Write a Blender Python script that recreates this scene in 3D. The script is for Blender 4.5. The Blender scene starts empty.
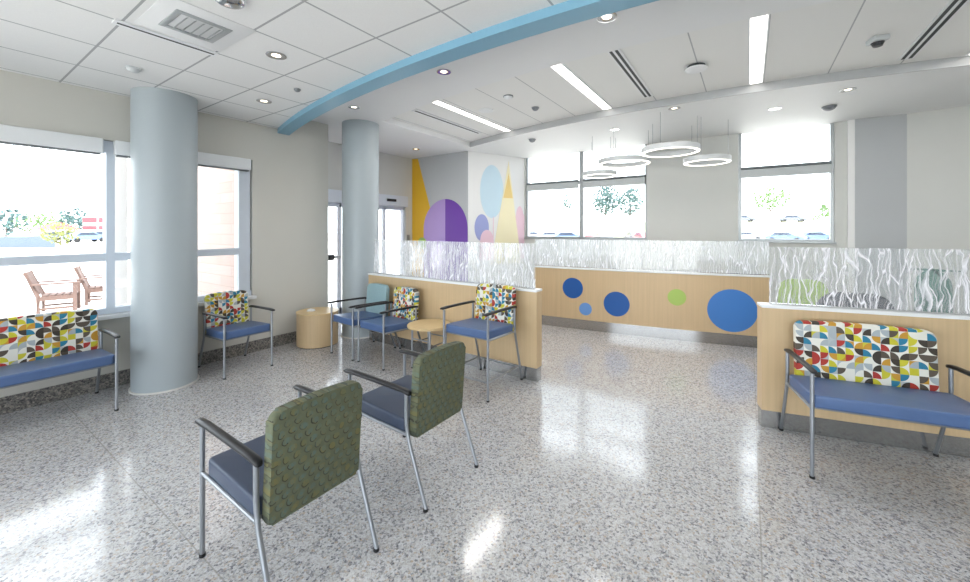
import bpy, bmesh, math, random
from mathutils import Vector, Matrix
random.seed(7)
sc = bpy.context.scene
C = sc.collection

# ------------------------------------------------------------------ camera, sky, sun, exposure
cam_d = bpy.data.cameras.new('camera'); cam = bpy.data.objects.new('camera', cam_d); C.objects.link(cam)
cam.location = (0, 0, 1.7); cam.rotation_euler = (math.radians(90), 0, math.radians(34.1))
cam_d.sensor_width = 36; cam_d.lens = 390 / 970 * 36; cam_d.shift_y = -62 / 970; cam_d.clip_start = .02; cam_d.clip_end = 500
sc.camera = cam
world = bpy.data.worlds.new('sky'); sc.world = world; world.use_nodes = True
bg = world.node_tree.nodes['Background']; bg.inputs[0].default_value = (.90, .955, 1, 1); bg.inputs[1].default_value = 4.6
sun_d = bpy.data.lights.new('sun', 'SUN'); sun_d.energy = 9.0; sun_d.angle = .02; sun_d.color = (1, .95, .87)
sun = bpy.data.objects.new('sun', sun_d); C.objects.link(sun); sun.location = (20, -10, 30)
sun.rotation_euler = (math.radians(34), 0, math.radians(72))
sc.view_settings.view_transform = 'Standard'; sc.view_settings.look = 'None'
sc.view_settings.gamma = 1; sc.view_settings.use_curve_mapping = False
sc.view_settings.exposure = 0.5
sc.cycles.max_bounces = 10; sc.cycles.diffuse_bounces = 5; sc.cycles.transparent_max_bounces = 24
sc.cycles.sample_clamp_indirect = 8; sc.cycles.caustics_reflective = False; sc.cycles.caustics_refractive = False

def window_portal(name, loc, rot, sx, sy):
    d = bpy.data.lights.new(name, 'AREA'); d.shape = 'RECTANGLE'; d.size = sx; d.size_y = sy
    d.cycles.is_portal = True
    o = bpy.data.objects.new(name, d); C.objects.link(o); o.location = loc; o.rotation_euler = rot
R90 = math.pi / 2
window_portal('daylight_left', (-5.9, -.1, 1.65), (0, -R90, 0), 1.8, 5.5)
window_portal('daylight_far', (-1.6, 8.5, 2.4), (-R90, 0, 0), 5.7, 1.9)
window_portal('added_daylight_back', (-.5, -3.5, 1.6), (R90, 0, 0), 9, 2.9)  # guides sky light through the added back glazing

# ------------------------------------------------------------------ materials
def lin(r, g, b):
    f = lambda c: (c / 255 / 12.92) if c / 255 <= .04045 else ((c / 255 + .055) / 1.055) ** 2.4
    return (f(r), f(g), f(b), 1)
class NT:
    def __init__(s, name):
        s.m = bpy.data.materials.new(name); s.m.use_nodes = True; s.t = s.m.node_tree
        s.b = s.t.nodes['Principled BSDF']; s.o = s.t.nodes['Material Output']
    def n(s, kind, **kw):
        x = s.t.nodes.new(kind)
        for k, v in kw.items(): setattr(x, k, v)
        return x
    def l(s, a, b): s.t.links.new(a, b)
    def math(s, op, a, b=None, c=None):
        x = s.n('ShaderNodeMath', operation=op)
        for i, v in enumerate((a, b, c)):
            if v is None: continue
            if isinstance(v, (int, float)): x.inputs[i].default_value = v
            else: s.l(v, x.inputs[i])
        return x.outputs[0]
    def mix(s, f, a, b):
        x = s.n('ShaderNodeMix', data_type='RGBA')
        for i, v in ((0, f), (6, a), (7, b)):
            if isinstance(v, (int, float, tuple)): x.inputs[i].default_value = v
            else: s.l(v, x.inputs[i])
        return x.outputs[2]
    def ramp(s, f, stops, const=False):
        x = s.n('ShaderNodeValToRGB'); r = x.color_ramp
        if const: r.interpolation = 'CONSTANT'
        while len(r.elements) < len(stops): r.elements.new(1)
        for e, (p, c) in zip(r.elements, stops): e.position = p; e.color = c
        s.l(f, x.inputs[0]); return x.outputs[0]
    def obj(s, scale=(1, 1, 1)):
        tc = s.n('ShaderNodeTexCoord'); mp = s.n('ShaderNodeMapping'); mp.inputs['Scale'].default_value = scale
        s.l(tc.outputs['Object'], mp.inputs[0]); return mp.outputs[0]
    def bump(s, h, strength=.2, dist=.01):
        x = s.n('ShaderNodeBump'); x.inputs['Strength'].default_value = strength; x.inputs['Distance'].default_value = dist
        s.l(h, x.inputs['Height']); s.l(x.outputs[0], s.b.inputs['Normal'])
    def set(s, col=None, rough=None, metal=None, **kw):
        if col is not None:
            if isinstance(col, tuple): s.b.inputs['Base Color'].default_value = col
            else: s.l(col, s.b.inputs['Base Color'])
        if rough is not None: s.b.inputs['Roughness'].default_value = rough
        if metal is not None: s.b.inputs['Metallic'].default_value = metal
        for k, v in kw.items(): s.b.inputs[k].default_value = v
        return s.m

def plain(name, rgb, rough=.5, metal=0, var=.04, vs=6, **kw):
    a = NT(name); ns = a.n('ShaderNodeTexNoise'); ns.inputs['Scale'].default_value = vs; a.l(a.obj(), ns.inputs['Vector'])
    c = lin(*rgb); d = tuple(max(0, x * (1 - var * 2)) for x in c[:3]) + (1,)
    return a.set(a.mix(ns.outputs[0], d, c), rough, metal, **kw)

def emit(name, rgb, strength):
    a = NT(name); return a.set(lin(*rgb), .5, 0, **{'Emission Color': lin(*rgb), 'Emission Strength': strength})

M = {}
M['wall'] = plain('warm_grey_wall_paint', (208, 209, 206), .75, 0, .015, 3)
M['wall_left'] = plain('grey_wall_paint', (206, 204, 197), .75, 0, .015, 3)
M['wall_grey'] = plain('cool_grey_wall_paint', (186, 189, 192), .75, 0, .015, 3)
M['wall_white'] = plain('white_wall_paint', (236, 236, 236), .7, 0, .01, 3)
M['white'] = plain('white_enamel', (232, 234, 236), .45, 0, .02, 9)
M['frame'] = plain('pale_blue_grey_frame', (210, 218, 229), .4, 0, .03, 4)
M['frame_grey'] = plain('satin_aluminium_frame', (176, 180, 182), .35, .4, .03, 4)
M['shade'] = plain('shade_cassette', (196, 200, 202), .6, 0, .03, 4)
M['shade_dark'] = plain('shade_recess', (110, 116, 120), .7, 0, .03, 4)
M['column'] = plain('silver_blue_column_paint', (166, 175, 180), .42, 0, .02, 3)
M['beam'] = plain('sky_blue_beam_paint', (122, 168, 192), .45, 0, .02, 3)
M['soffit'] = plain('white_gypsum_ceiling', (230, 231, 232), .6, 0, .01, 3)
M['steel'] = plain('silver_powder_coat', (158, 162, 168), .32, .75, .05, 20)
M['brush'] = plain('brushed_stainless_steel', (176, 176, 176), .14, .9, .04, 8)
M['shaded_fascia'] = plain('shaded_fascia_grey', (176, 178, 180), .6, 0, .02, 3)  # grey holds the shade of the tray face turned from the windows
M['chrome'] = plain('polished_chrome', (205, 205, 205), .12, 1, .02, 20)
M['black'] = plain('black_urethane', (20, 20, 25), .4, 0, .2, 30)
M['navy'] = plain('navy_vinyl', (56, 68, 90), .38, 0, .1, 14)
M['blue'] = plain('blue_vinyl', (78, 103, 146), .38, 0, .08, 14)
M['darkmesh'] = plain('dark_blue_mesh', (44, 48, 66), .7, 0, .2, 40)
M['teal'] = plain('teal_green_cloth', (66, 120, 108), .8, 0, .1, 30)
M['plastic_grey'] = plain('grey_plastic', (128, 132, 138), .4, 0, .04, 10)
M['plastic_dark'] = plain('dark_plastic', (40, 42, 46), .25, 0, .04, 10)
M['dark'] = plain('dark_slot', (62, 66, 68), .7, 0, .04, 10)
M['stain_wood'] = plain('weathered_wood', (104, 84, 78), .8, 0, .2, 12)
M['asphalt'] = plain('pale_parking_asphalt', (196, 194, 190), .9, 0, .06, .6)
M['concrete'] = plain('pale_concrete', (212, 210, 206), .9, 0, .05, 1.2)
M['grass'] = plain('dry_grass', (206, 204, 168), .95, 0, .2, .7)
M['bark'] = plain('bark', (106, 90, 80), .95, 0, .2, 8)
M['leaf'] = plain('mid_green_leaves', (116, 146, 92), .9, 0, .2, 3)
M['leaf_pale'] = plain('yellow_green_leaves', (158, 164, 104), .9, 0, .3, 3)
M['leaf_dark'] = plain('blue_green_needles', (92, 118, 118), .9, 0, .2, 3)
M['red'] = plain('red_building_paint', (176, 66, 74), .7, 0, .05, 1)
M['fence'] = plain('slate_fence', (84, 96, 108), .8, 0, .1, 1)
M['tyre'] = plain('tyre_rubber', (30, 30, 32), .8, 0, .1, 20)
M['carglass'] = plain('car_glass', (50, 60, 76), .1, 0, .1, 5)
for n, c in dict(car_blue=(100, 122, 166), car_red=(166, 84, 90), car_white=(225, 228, 232), car_dark=(100, 106, 120), car_silver=(170, 176, 184)).items():
    M[n] = plain(n + '_paint', c, .25, .2, .03, 2)
for n, c in dict(dot_navy=(12, 84, 160), dot_sky=(104, 152, 214), dot_green=(166, 194, 96), dot_mid=(66, 126, 200),
                 mural_yellow=(232, 184, 48), mural_lilac=(176, 150, 210), mural_purple=(112, 66, 168), mural_paleblue=(204, 228, 242),
                 mural_violet=(160, 168, 218), mural_pink=(238, 204, 218), mural_cream=(248, 238, 200), mural_gold=(242, 214, 140),
                 mural_green=(160, 196, 96)).items():
    M[n] = plain(n, c, .45, 0, .02, 3)
M['lamp'] = emit('lit_lens', (255, 250, 242), 2.6)
M['ring_lamp'] = emit('lit_ring_diffuser', (255, 249, 240), 1.1)
M['down_lamp'] = emit('lit_downlight', (255, 240, 220), 2.2)

def wood(name, rgb, axis='z', gs=26):
    a = NT(name); s = (gs, gs, .7) if axis == 'z' else (gs, .9, gs)
    n1 = a.n('ShaderNodeTexNoise'); n1.inputs['Scale'].default_value = 1.6; n1.inputs['Detail'].default_value = 4; a.l(a.obj(s), n1.inputs['Vector'])
    n2 = a.n('ShaderNodeTexNoise'); n2.inputs['Scale'].default_value = 1.3
    a.l(a.obj((4, 4, .3) if axis == 'z' else (4, .3, 4)), n2.inputs['Vector'])
    c = lin(*rgb); d = tuple(x * .72 for x in c[:3]) + (1,); e = tuple(x * .86 for x in c[:3]) + (1,)
    col = a.mix(n1.outputs[0], d, c); col = a.mix(a.math('MULTIPLY', n2.outputs[0], .5), col, e)
    return a.set(col, .42, 0)
M['maple'] = wood('light_oak_veneer', (214, 186, 146))
M['maple_top'] = wood('maple_tabletop', (224, 196, 148), 'y', 14)

def ceiling_tile():
    a = NT('acoustic_ceiling_tile'); tc = a.n('ShaderNodeTexCoord'); sp = a.n('ShaderNodeSeparateXYZ'); a.l(tc.outputs['Object'], sp.inputs[0])
    def grid(v, off, pitch, w):
        f = a.math('FRACT', a.math('DIVIDE', a.math('ADD', v, off), pitch))
        d = a.math('MINIMUM', f, a.math('SUBTRACT', 1.0, f))
        return a.math('LESS_THAN', d, w / pitch)
    g = a.math('MAXIMUM', grid(sp.outputs[0], 1.71 + 6.5, .65, .008), grid(sp.outputs[1], -.84 + 5.8, .58, .008))
    ns = a.n('ShaderNodeTexNoise'); ns.inputs['Scale'].default_value = 160; a.l(tc.outputs['Object'], ns.inputs['Vector'])
    t = a.mix(ns.outputs[0], lin(226, 226, 226), lin(238, 238, 237))
    return a.set(a.mix(g, t, lin(168, 170, 172)), .8)
M['tile'] = ceiling_tile()
def tray_tile():
    a = NT('long_ceiling_panel'); tc = a.n('ShaderNodeTexCoord'); sp = a.n('ShaderNodeSeparateXYZ'); a.l(tc.outputs['Object'], sp.inputs[0])
    f = a.math('FRACT', a.math('DIVIDE', a.math('ADD', sp.outputs[0], .47 + 12.2), .61))
    g = a.math('LESS_THAN', f, .02)
    ns = a.n('ShaderNodeTexNoise'); ns.inputs['Scale'].default_value = 160; a.l(tc.outputs['Object'], ns.inputs['Vector'])
    t = a.mix(ns.outputs[0], lin(226, 226, 224), lin(236, 236, 234))
    return a.set(a.mix(g, t, lin(176, 178, 180)), .8)
M['tray'] = tray_tile()

def terrazzo(name, stops, scale, rough, joints=True, spec=.5):
    a = NT(name); co = a.obj()
    v = a.n('ShaderNodeTexVoronoi'); v.inputs['Scale'].default_value = scale; a.l(co, v.inputs['Vector'])
    h = a.n('ShaderNodeSeparateColor'); a.l(v.outputs['Color'], h.inputs[0])
    col = a.ramp(h.outputs[0], stops, True)
    v2 = a.n('ShaderNodeTexVoronoi'); v2.inputs['Scale'].default_value = scale * 2.1; a.l(co, v2.inputs['Vector'])
    h2 = a.n('ShaderNodeSeparateColor'); a.l(v2.outputs['Color'], h2.inputs[0])
    col = a.mix(.4, col, a.ramp(h2.outputs[1], stops, True))
    if joints:
        sp = a.n('ShaderNodeSeparateXYZ'); a.l(co, sp.inputs[0])
        g = None
        for o, (off, p) in ((0, (1.95 + 12, 2.0)), (1, (1.15 + 12, 2.0))):
            f = a.math('FRACT', a.math('DIVIDE', a.math('ADD', sp.outputs[o], off), p))
            k = a.math('LESS_THAN', f, .0035); g = k if g is None else a.math('MAXIMUM', g, k)
        col = a.mix(a.math('MULTIPLY', g, .6), col, lin(140, 136, 130))
    return a.set(col, rough, 0, **{'Specular IOR Level': spec})
M['floor'] = terrazzo('polished_terrazzo', [(0, lin(96, 96, 104)), (.10, lin(138, 138, 144)), (.22, lin(174, 172, 170)), (.44, lin(190, 189, 190)), (.68, lin(201, 202, 205)), (.93, lin(176, 160, 144))], 82, .13, True, .6)
M['granite'] = terrazzo('dark_terrazzo_base', [(0, lin(70, 68, 68)), (.3, lin(110, 108, 106)), (.6, lin(140, 136, 130)), (.85, lin(168, 160, 150))], 60, .3, False)

def brick():
    a = NT('pale_pink_brick'); mp = a.n('ShaderNodeMapping'); tc = a.n('ShaderNodeTexCoord')
    mp.inputs['Rotation'].default_value = (R90, 0, 0); a.l(tc.outputs['Object'], mp.inputs[0])
    b = a.n('ShaderNodeTexBrick'); b.inputs['Scale'].default_value = 1; b.inputs['Brick Width'].default_value = .9; b.inputs['Row Height'].default_value = .2
    b.inputs['Mortar Size'].default_value = .006; b.inputs['Color1'].default_value = lin(156, 140, 134); b.inputs['Color2'].default_value = lin(151, 134, 127); b.inputs['Mortar'].default_value = lin(136, 120, 114)
    a.l(mp.outputs[0], b.inputs['Vector']); return a.set(b.outputs[0], .9)
M['brick'] = brick()

def patchwork(name, cell, seed):
    a = NT(name); tc = a.n('ShaderNodeTexCoord'); sp = a.n('ShaderNodeSeparateXYZ'); a.l(tc.outputs['Object'], sp.inputs[0])
    x = a.math('DIVIDE', a.math('ADD', sp.outputs[0], 8 + seed), cell); z = a.math('DIVIDE', a.math('ADD', sp.outputs[2], 3.013), cell)
    ix, iz = a.math('FLOOR', x), a.math('FLOOR', z); fx, fz = a.math('FRACT', x), a.math('FRACT', z)
    cb = a.n('ShaderNodeCombineXYZ'); a.l(ix, cb.inputs[0]); a.l(iz, cb.inputs[1]); cb.inputs[2].default_value = seed
    wn = a.n('ShaderNodeTexWhiteNoise'); wn.noise_dimensions = '3D'; a.l(cb.outputs[0], wn.inputs['Vector'])
    sc_ = a.n('ShaderNodeSeparateColor'); a.l(wn.outputs['Color'], sc_.inputs[0])
    flip = lambda f, r: a.math('ABSOLUTE', a.math('SUBTRACT', f, a.math('GREATER_THAN', r, .5)))
    gx = flip(fx, sc_.outputs[0]); gz = flip(fz, sc_.outputs[1])
    d = a.math('SQRT', a.math('ADD', a.math('MULTIPLY', gx, gx), a.math('MULTIPLY', gz, gz)))
    inside = a.math('LESS_THAN', d, .97)
    pal = [(0, lin(44, 122, 152)), (.15, lin(200, 192, 52)), (.31, lin(172, 54, 44)), (.43, lin(88, 78, 66)), (.55, lin(196, 146, 50)), (.66, lin(166, 174, 178)), (.78, lin(62, 54, 46)), (.88, lin(226, 224, 214))]
    cA = a.ramp(wn.outputs[0], pal, True)
    cB = a.ramp(sc_.outputs[2], [(0, lin(226, 224, 214)), (.62, lin(176, 182, 184)), (.72, lin(200, 192, 62)), (.8, lin(196, 146, 50)), (.85, lin(226, 224, 214))], True)
    return a.set(a.mix(inside, cB, cA), .75)
M['patch_fine'] = patchwork('quarter_circle_patchwork', .043, 2)
M['patch'] = patchwork('large_quarter_circle_patchwork', .052, 5)

def olive():
    a = NT('olive_squiggle_fabric'); tc = a.n('ShaderNodeTexCoord')
    nz = a.n('ShaderNodeTexNoise'); nz.inputs['Scale'].default_value = 14; a.l(tc.outputs['Object'], nz.inputs['Vector'])
    ad = a.n('ShaderNodeVectorMath', operation='MULTIPLY_ADD'); a.l(nz.outputs['Color'], ad.inputs[0]); ad.inputs[1].default_value = (.03, 0, .03); a.l(tc.outputs['Object'], ad.inputs[2])
    sp = a.n('ShaderNodeSeparateXYZ'); a.l(ad.outputs[0], sp.inputs[0])
    def layer(cell, off, rad, half):
        x = a.math('DIVIDE', a.math('ADD', sp.outputs[0], 4 + off), cell); z = a.math('DIVIDE', a.math('ADD', sp.outputs[2], 4 + off * .7), cell * .8)
        x = a.math('ADD', x, a.math('MULTIPLY', a.math('MODULO', a.math('FLOOR', z), 2), .5))
        fx = a.math('SUBTRACT', a.math('FRACT', x), .5); fz = a.math('MULTIPLY', a.math('SUBTRACT', a.math('FRACT', z), .5), .8)
        cb = a.n('ShaderNodeCombineXYZ'); a.l(a.math('FLOOR', x), cb.inputs[0]); a.l(a.math('FLOOR', z), cb.inputs[1]); cb.inputs[2].default_value = off
        wn = a.n('ShaderNodeTexWhiteNoise'); a.l(cb.outputs[0], wn.inputs['Vector']); s2 = a.n('ShaderNodeSeparateColor'); a.l(wn.outputs['Color'], s2.inputs[0])
        d = a.math('SQRT', a.math('ADD', a.math('MULTIPLY', fx, fx), a.math('MULTIPLY', fz, fz)))
        arc = a.math('LESS_THAN', a.math('ABSOLUTE', a.math('SUBTRACT', d, rad)), .045)
        side = a.math('GREATER_THAN', a.math('ADD', fx, a.math('MULTIPLY', fz, -1.2)), half)
        return a.math('MULTIPLY', arc, side), a.math('LESS_THAN', d, rad), s2
    l1, f1, s1 = layer(.052, 0, .30, -.05); l2, f2, s2 = layer(.05, .026, .27, .0)
    ns = a.n('ShaderNodeTexNoise'); ns.inputs['Scale'].default_value = 26; a.l(tc.outputs['Object'], ns.inputs['Vector'])
    c = a.mix(ns.outputs[0], lin(76, 82, 64), lin(104, 108, 84))
    fc = a.ramp(s1.outputs[0], [(0, lin(88, 108, 102)), (.5, lin(112, 108, 66)), (.8, lin(92, 100, 84))], True)
    c = a.mix(a.math('MULTIPLY', f1, .5), c, fc)
    fd = a.ramp(s2.outputs[0], [(0, lin(84, 106, 104)), (.45, lin(100, 102, 74)), (.8, lin(120, 108, 60))], True)
    c = a.mix(a.math('MULTIPLY', f2, .35), c, fd)
    c = a.mix(a.math('MULTIPLY', l1, a.math('ADD', .35, a.math('MULTIPLY', s1.outputs[1], .5))), c, lin(40, 36, 30))
    c = a.mix(a.math('MULTIPLY', l2, .3), c, lin(118, 104, 60))
    return a.set(c, .8)
M['olive'] = olive()
def weave(name, rgb):
    a = NT(name); ns = a.n('ShaderNodeTexNoise'); ns.inputs['Scale'].default_value = 90; a.l(a.obj(), ns.inputs['Vector'])
    c = lin(*rgb); return a.set(a.mix(ns.outputs[0], tuple(x * .8 for x in c[:3]) + (1,), tuple(min(1, x * 1.15) for x in c[:3]) + (1,)), .8)
M['aqua'] = weave('pale_aqua_weave', (146, 174, 180))

def glass():
    a = NT('clear_window_glass'); t = a.n('ShaderNodeBsdfTransparent'); t.inputs[0].default_value = (.985, .995, 1, 1)
    g = a.n('ShaderNodeBsdfGlossy'); g.inputs['Roughness'].default_value = .02
    f = a.n('ShaderNodeFresnel'); f.inputs[0].default_value = 1.35
    mx = a.n('ShaderNodeMixShader'); a.l(a.math('MULTIPLY', f.outputs[0], .6), mx.inputs[0]); a.l(t.outputs[0], mx.inputs[1]); a.l(g.outputs[0], mx.inputs[2])
    a.l(mx.outputs[0], a.o.inputs[0]); a.t.nodes.remove(a.b); return a.m
M['glass'] = glass()
def etched(name, sx, sz, width, milk, tint):
    a = NT(name); tc = a.n('ShaderNodeTexCoord')
    n0 = a.n('ShaderNodeTexNoise'); n0.inputs['Scale'].default_value = 9; n0.inputs['Detail'].default_value = 2; a.l(tc.outputs['Object'], n0.inputs['Vector'])
    ad = a.n('ShaderNodeVectorMath', operation='MULTIPLY_ADD'); a.l(n0.outputs['Color'], ad.inputs[0]); ad.inputs[1].default_value = (.07, .07, .05); a.l(tc.outputs['Object'], ad.inputs[2])
    res = None
    for k, (fx, fz, w) in enumerate(((sx, sz, width), (sx * 1.9, sz * 1.1, width * .8))):
        mp = a.n('ShaderNodeMapping'); mp.inputs['Scale'].default_value = (fx, .01, fz); mp.inputs['Location'].default_value = (3.3 * k, 0, 1.7 * k); a.l(ad.outputs[0], mp.inputs[0])
        v = a.n('ShaderNodeTexVoronoi', feature='DISTANCE_TO_EDGE'); v.inputs['Scale'].default_value = 1; a.l(mp.outputs[0], v.inputs['Vector'])
        e = a.math('SUBTRACT', 1.0, a.math('MINIMUM', a.math('DIVIDE', v.outputs['Distance'], w), 1.0))
        if k: e = a.math('MULTIPLY', e, .45)
        res = e if res is None else a.math('MAXIMUM', res, e)
    fac = a.math('ADD', a.math('MULTIPLY', res, .8), milk)
    t = a.n('ShaderNodeBsdfTransparent'); t.inputs[0].default_value = (.97, .99, .99, 1)
    d = a.n('ShaderNodeBsdfDiffuse'); d.inputs[0].default_value = tint; tr = a.n('ShaderNodeBsdfTranslucent'); tr.inputs[0].default_value = tint
    m1 = a.n('ShaderNodeMixShader'); m1.inputs[0].default_value = .5; a.l(d.outputs[0], m1.inputs[1]); a.l(tr.outputs[0], m1.inputs[2])
    m2 = a.n('ShaderNodeMixShader'); a.l(fac, m2.inputs[0]); a.l(t.outputs[0], m2.inputs[1]); a.l(m1.outputs[0], m2.inputs[2])
    g = a.n('ShaderNodeBsdfGlossy'); g.inputs['Roughness'].default_value = .04
    m3 = a.n('ShaderNodeMixShader'); m3.inputs[0].default_value = .05; a.l(m2.outputs[0], m3.inputs[1]); a.l(g.outputs[0], m3.inputs[2])
    a.l(m3.outputs[0], a.o.inputs[0]); a.t.nodes.remove(a.b); return a.m
M['etched'] = etched('branch_etched_glass', 22, 2.4, .06, .08, (.95, .94, .98, 1))
M['etched_fine'] = etched('reed_etched_glass', 34, 2.4, .09, .16, (.93, .94, .97, 1))

# ------------------------------------------------------------------ mesh helpers
def obj(name, bm, mat, parent=None, smooth=35):
    bmesh.ops.remove_doubles(bm, verts=bm.verts, dist=1e-5)
    bmesh.ops.recalc_face_normals(bm, faces=bm.faces)
    me = bpy.data.meshes.new(name); bm.to_mesh(me); bm.free()
    for m in (mat if isinstance(mat, (list, tuple)) else [mat]): me.materials.append(m)
    if smooth:
        for p in me.polygons: p.use_smooth = True
        me.set_sharp_from_angle(angle=math.radians(smooth))
    o = bpy.data.objects.new(name, me); C.objects.link(o)
    if parent is not None: o.parent = parent
    return o
def struct(name, bm, mat, parent=None, smooth=None):
    o = obj(name, bm, mat, parent, smooth)
    if parent is None: o['kind'] = 'structure'
    return o
def tag(o, label, cat, group=None):
    o['label'] = label; o['category'] = cat
    if group: o['group'] = group
    return o
def thing(name, label, cat, loc=(0, 0, 0), rz=0, group=None):
    o = bpy.data.objects.new(name, None); o.empty_display_size = .1; C.objects.link(o)
    o.location = loc; o.rotation_euler = (0, 0, rz)
    return tag(o, label, cat, group)
def dup(root, label, loc, rz=0, group=None):
    r = root.copy(); C.objects.link(r); r.location = loc; r.rotation_euler = (0, 0, rz); r['label'] = label
    if group: r['group'] = group
    for ch in list(root.children):
        c = ch.copy(); C.objects.link(c); c.parent = r
        for g in ch.children:
            d = g.copy(); C.objects.link(d); d.parent = c
    return r
def B(): return bmesh.new()
def box(bm, x0, x1, y0, y1, z0, z1, bev=0, seg=2):
    r = bmesh.ops.create_cube(bm, size=1)['verts']
    for v in r: v.co = Vector((x0 + (v.co.x + .5) * (x1 - x0), y0 + (v.co.y + .5) * (y1 - y0), z0 + (v.co.z + .5) * (z1 - z0)))
    if bev:
        es = list({e for v in r for e in v.link_edges})
        bmesh.ops.bevel(bm, geom=es, offset=bev, segments=seg, affect='EDGES', profile=.5)
    return bm
def cyl(bm, x, y, z0, z1, r, r2=None, seg=32):
    res = bmesh.ops.create_cone(bm, cap_ends=True, segments=seg, radius1=r, radius2=r if r2 is None else r2, depth=z1 - z0)
    bmesh.ops.translate(bm, verts=res['verts'], vec=(x, y, (z0 + z1) / 2)); return bm
def prism(bm, pts, z0, z1):                     # plan polygon raised between two heights
    a = [bm.verts.new((x, y, z0)) for x, y in pts]; b = [bm.verts.new((x, y, z1)) for x, y in pts]
    bm.faces.new(a); bm.faces.new(b); n = len(pts)
    for i in range(n): bm.faces.new((a[i], a[(i + 1) % n], b[(i + 1) % n], b[i]))
    return bm
def tube(bm, path, r, seg=10, rb=None):         # round tube along points
    P = [Vector(p) for p in path]; rings = []; up = Vector((0.31, .22, 1)).normalized()
    for i, p in enumerate(P):
        t = (P[min(i + 1, len(P) - 1)] - P[max(i - 1, 0)]).normalized()
        if i == 0 or True:
            a = t.cross(up)
            if a.length < .3: a = t.cross(Vector((0, 1, 0)))
            a.normalize()
            if rings and a.dot(last) < 0: a = -a
        last = a; b = t.cross(a).normalized()
        rings.append([bm.verts.new(p + a * math.cos(q) * r + b * math.sin(q) * (rb or r)) for q in (2 * math.pi * k / seg for k in range(seg))])
    for A, D in zip(rings, rings[1:]):
        for k in range(seg): bm.faces.new((A[k], A[(k + 1) % seg], D[(k + 1) % seg], D[k]))
    bm.faces.new(rings[0]); bm.faces.new(rings[-1]); return bm
def bend(p0, p1, p2, n=6, k=.25):               # polyline with a rounded corner at p1
    p0, p1, p2 = map(Vector, (p0, p1, p2)); a = p1 + (p0 - p1).normalized() * k; b = p1 + (p2 - p1).normalized() * k
    return [p0] + [(a * (1 - t) ** 2 + p1 * 2 * t * (1 - t) + b * t * t) for t in (i / n for i in range(n + 1))] + [p2]
def rrect(x0, x1, z0, z1, r, crown=0, seg=6, rbot=None):
    rbot = r if rbot is None else rbot; out = []
    for cx, cz, a0, rr in ((x1, z1, 0, r), (x0, z1, 90, r), (x0, z0, 180, rbot), (x1, z0, 270, rbot)):
        sx = -1 if cx == x1 else 1; sz = -1 if cz == z1 else 1
        for i in range(seg + 1):
            a = math.radians(a0 + 90 * i / seg); out.append([cx + sx * rr + rr * math.cos(a), cz + sz * rr + rr * math.sin(a)])
        if cx == x1 and cz == z1 and crown:
            for i in range(1, 10): out.append([x1 - rr + (x0 + rr - (x1 - rr)) * i / 10, z1])
    if crown:
        w = (x1 - x0) / 2; m = (x0 + x1) / 2
        for p in out:
            if p[1] > (z0 + z1) / 2: p[1] += crown * (1 - ((p[0] - m) / w) ** 2)
    return out
def slab(bm, outline, y0, y1, bev=.008, tilt=None, puff=0, seg=3):
    n = len(outline); yf = lambda z: 0
    a = [bm.verts.new((x, y0, z)) for x, z in outline]; b = [bm.verts.new((x, y1, z)) for x, z in outline]
    f1 = bm.faces.new(a); f2 = bm.faces.new(b)
    for i in range(n): bm.faces.new((a[i], a[(i + 1) % n], b[(i + 1) % n], b[i]))
    if bev:
        es = [e for e in bm.edges if (e.verts[0] in a and e.verts[1] in a) or (e.verts[0] in b and e.verts[1] in b)]
        bmesh.ops.bevel(bm, geom=es, offset=bev, segments=seg, affect='EDGES', profile=.5)
    if tilt:
        z0, k = tilt
        for v in bm.verts: v.co.y += (v.co.z - z0) * k
    return bm
def smoothpts(pts, n=8):                        # Catmull-Rom in plan
    P = [pts[0]] + list(pts) + [pts[-1]]; out = []
    for i in range(1, len(P) - 2):
        for k in range(n):
            t = k / n; q = []
            for j in (0, 1):
                a, b, c, d = (P[i + m][j] for m in (-1, 0, 1, 2))
                q.append(.5 * (2 * b + (c - a) * t + (2 * a - 5 * b + 4 * c - d) * t * t + (3 * b - a - 3 * c + d) * t ** 3))
            out.append(tuple(q))
    return out + [tuple(pts[-1])]
def offset(path, d):                            # shift a plan polyline to its left by d
    out = []
    for i, p in enumerate(path):
        q0 = path[max(i - 1, 0)]; q1 = path[min(i + 1, len(path) - 1)]
        tx, ty = q1[0] - q0[0], q1[1] - q0[1]; L = math.hypot(tx, ty); out.append((p[0] - ty / L * d, p[1] + tx / L * d))
    return out
def band(bm, path, d0, d1, z0, z1):
    return prism(bm, offset(path, d0) + offset(path, d1)[::-1], z0, z1)

# ------------------------------------------------------------------ the room
ZC, ZS, ZT = 3.16, 3.40, 3.50                  # tile ceiling, soffit, tray
XR, YB = 4.6, -3.2
beam = lambda x: 2.35 + .0375 * (x + 1.5) ** 2
near = lambda x: 3.76 + .034 * (x + 1.2) ** 2
far_ = lambda x: 5.87 + .042 * (x + .8) ** 2
struct('floor', box(B(), -7.0, XR + .1, YB, 8.4, -.1, 0), M['floor'])
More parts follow.
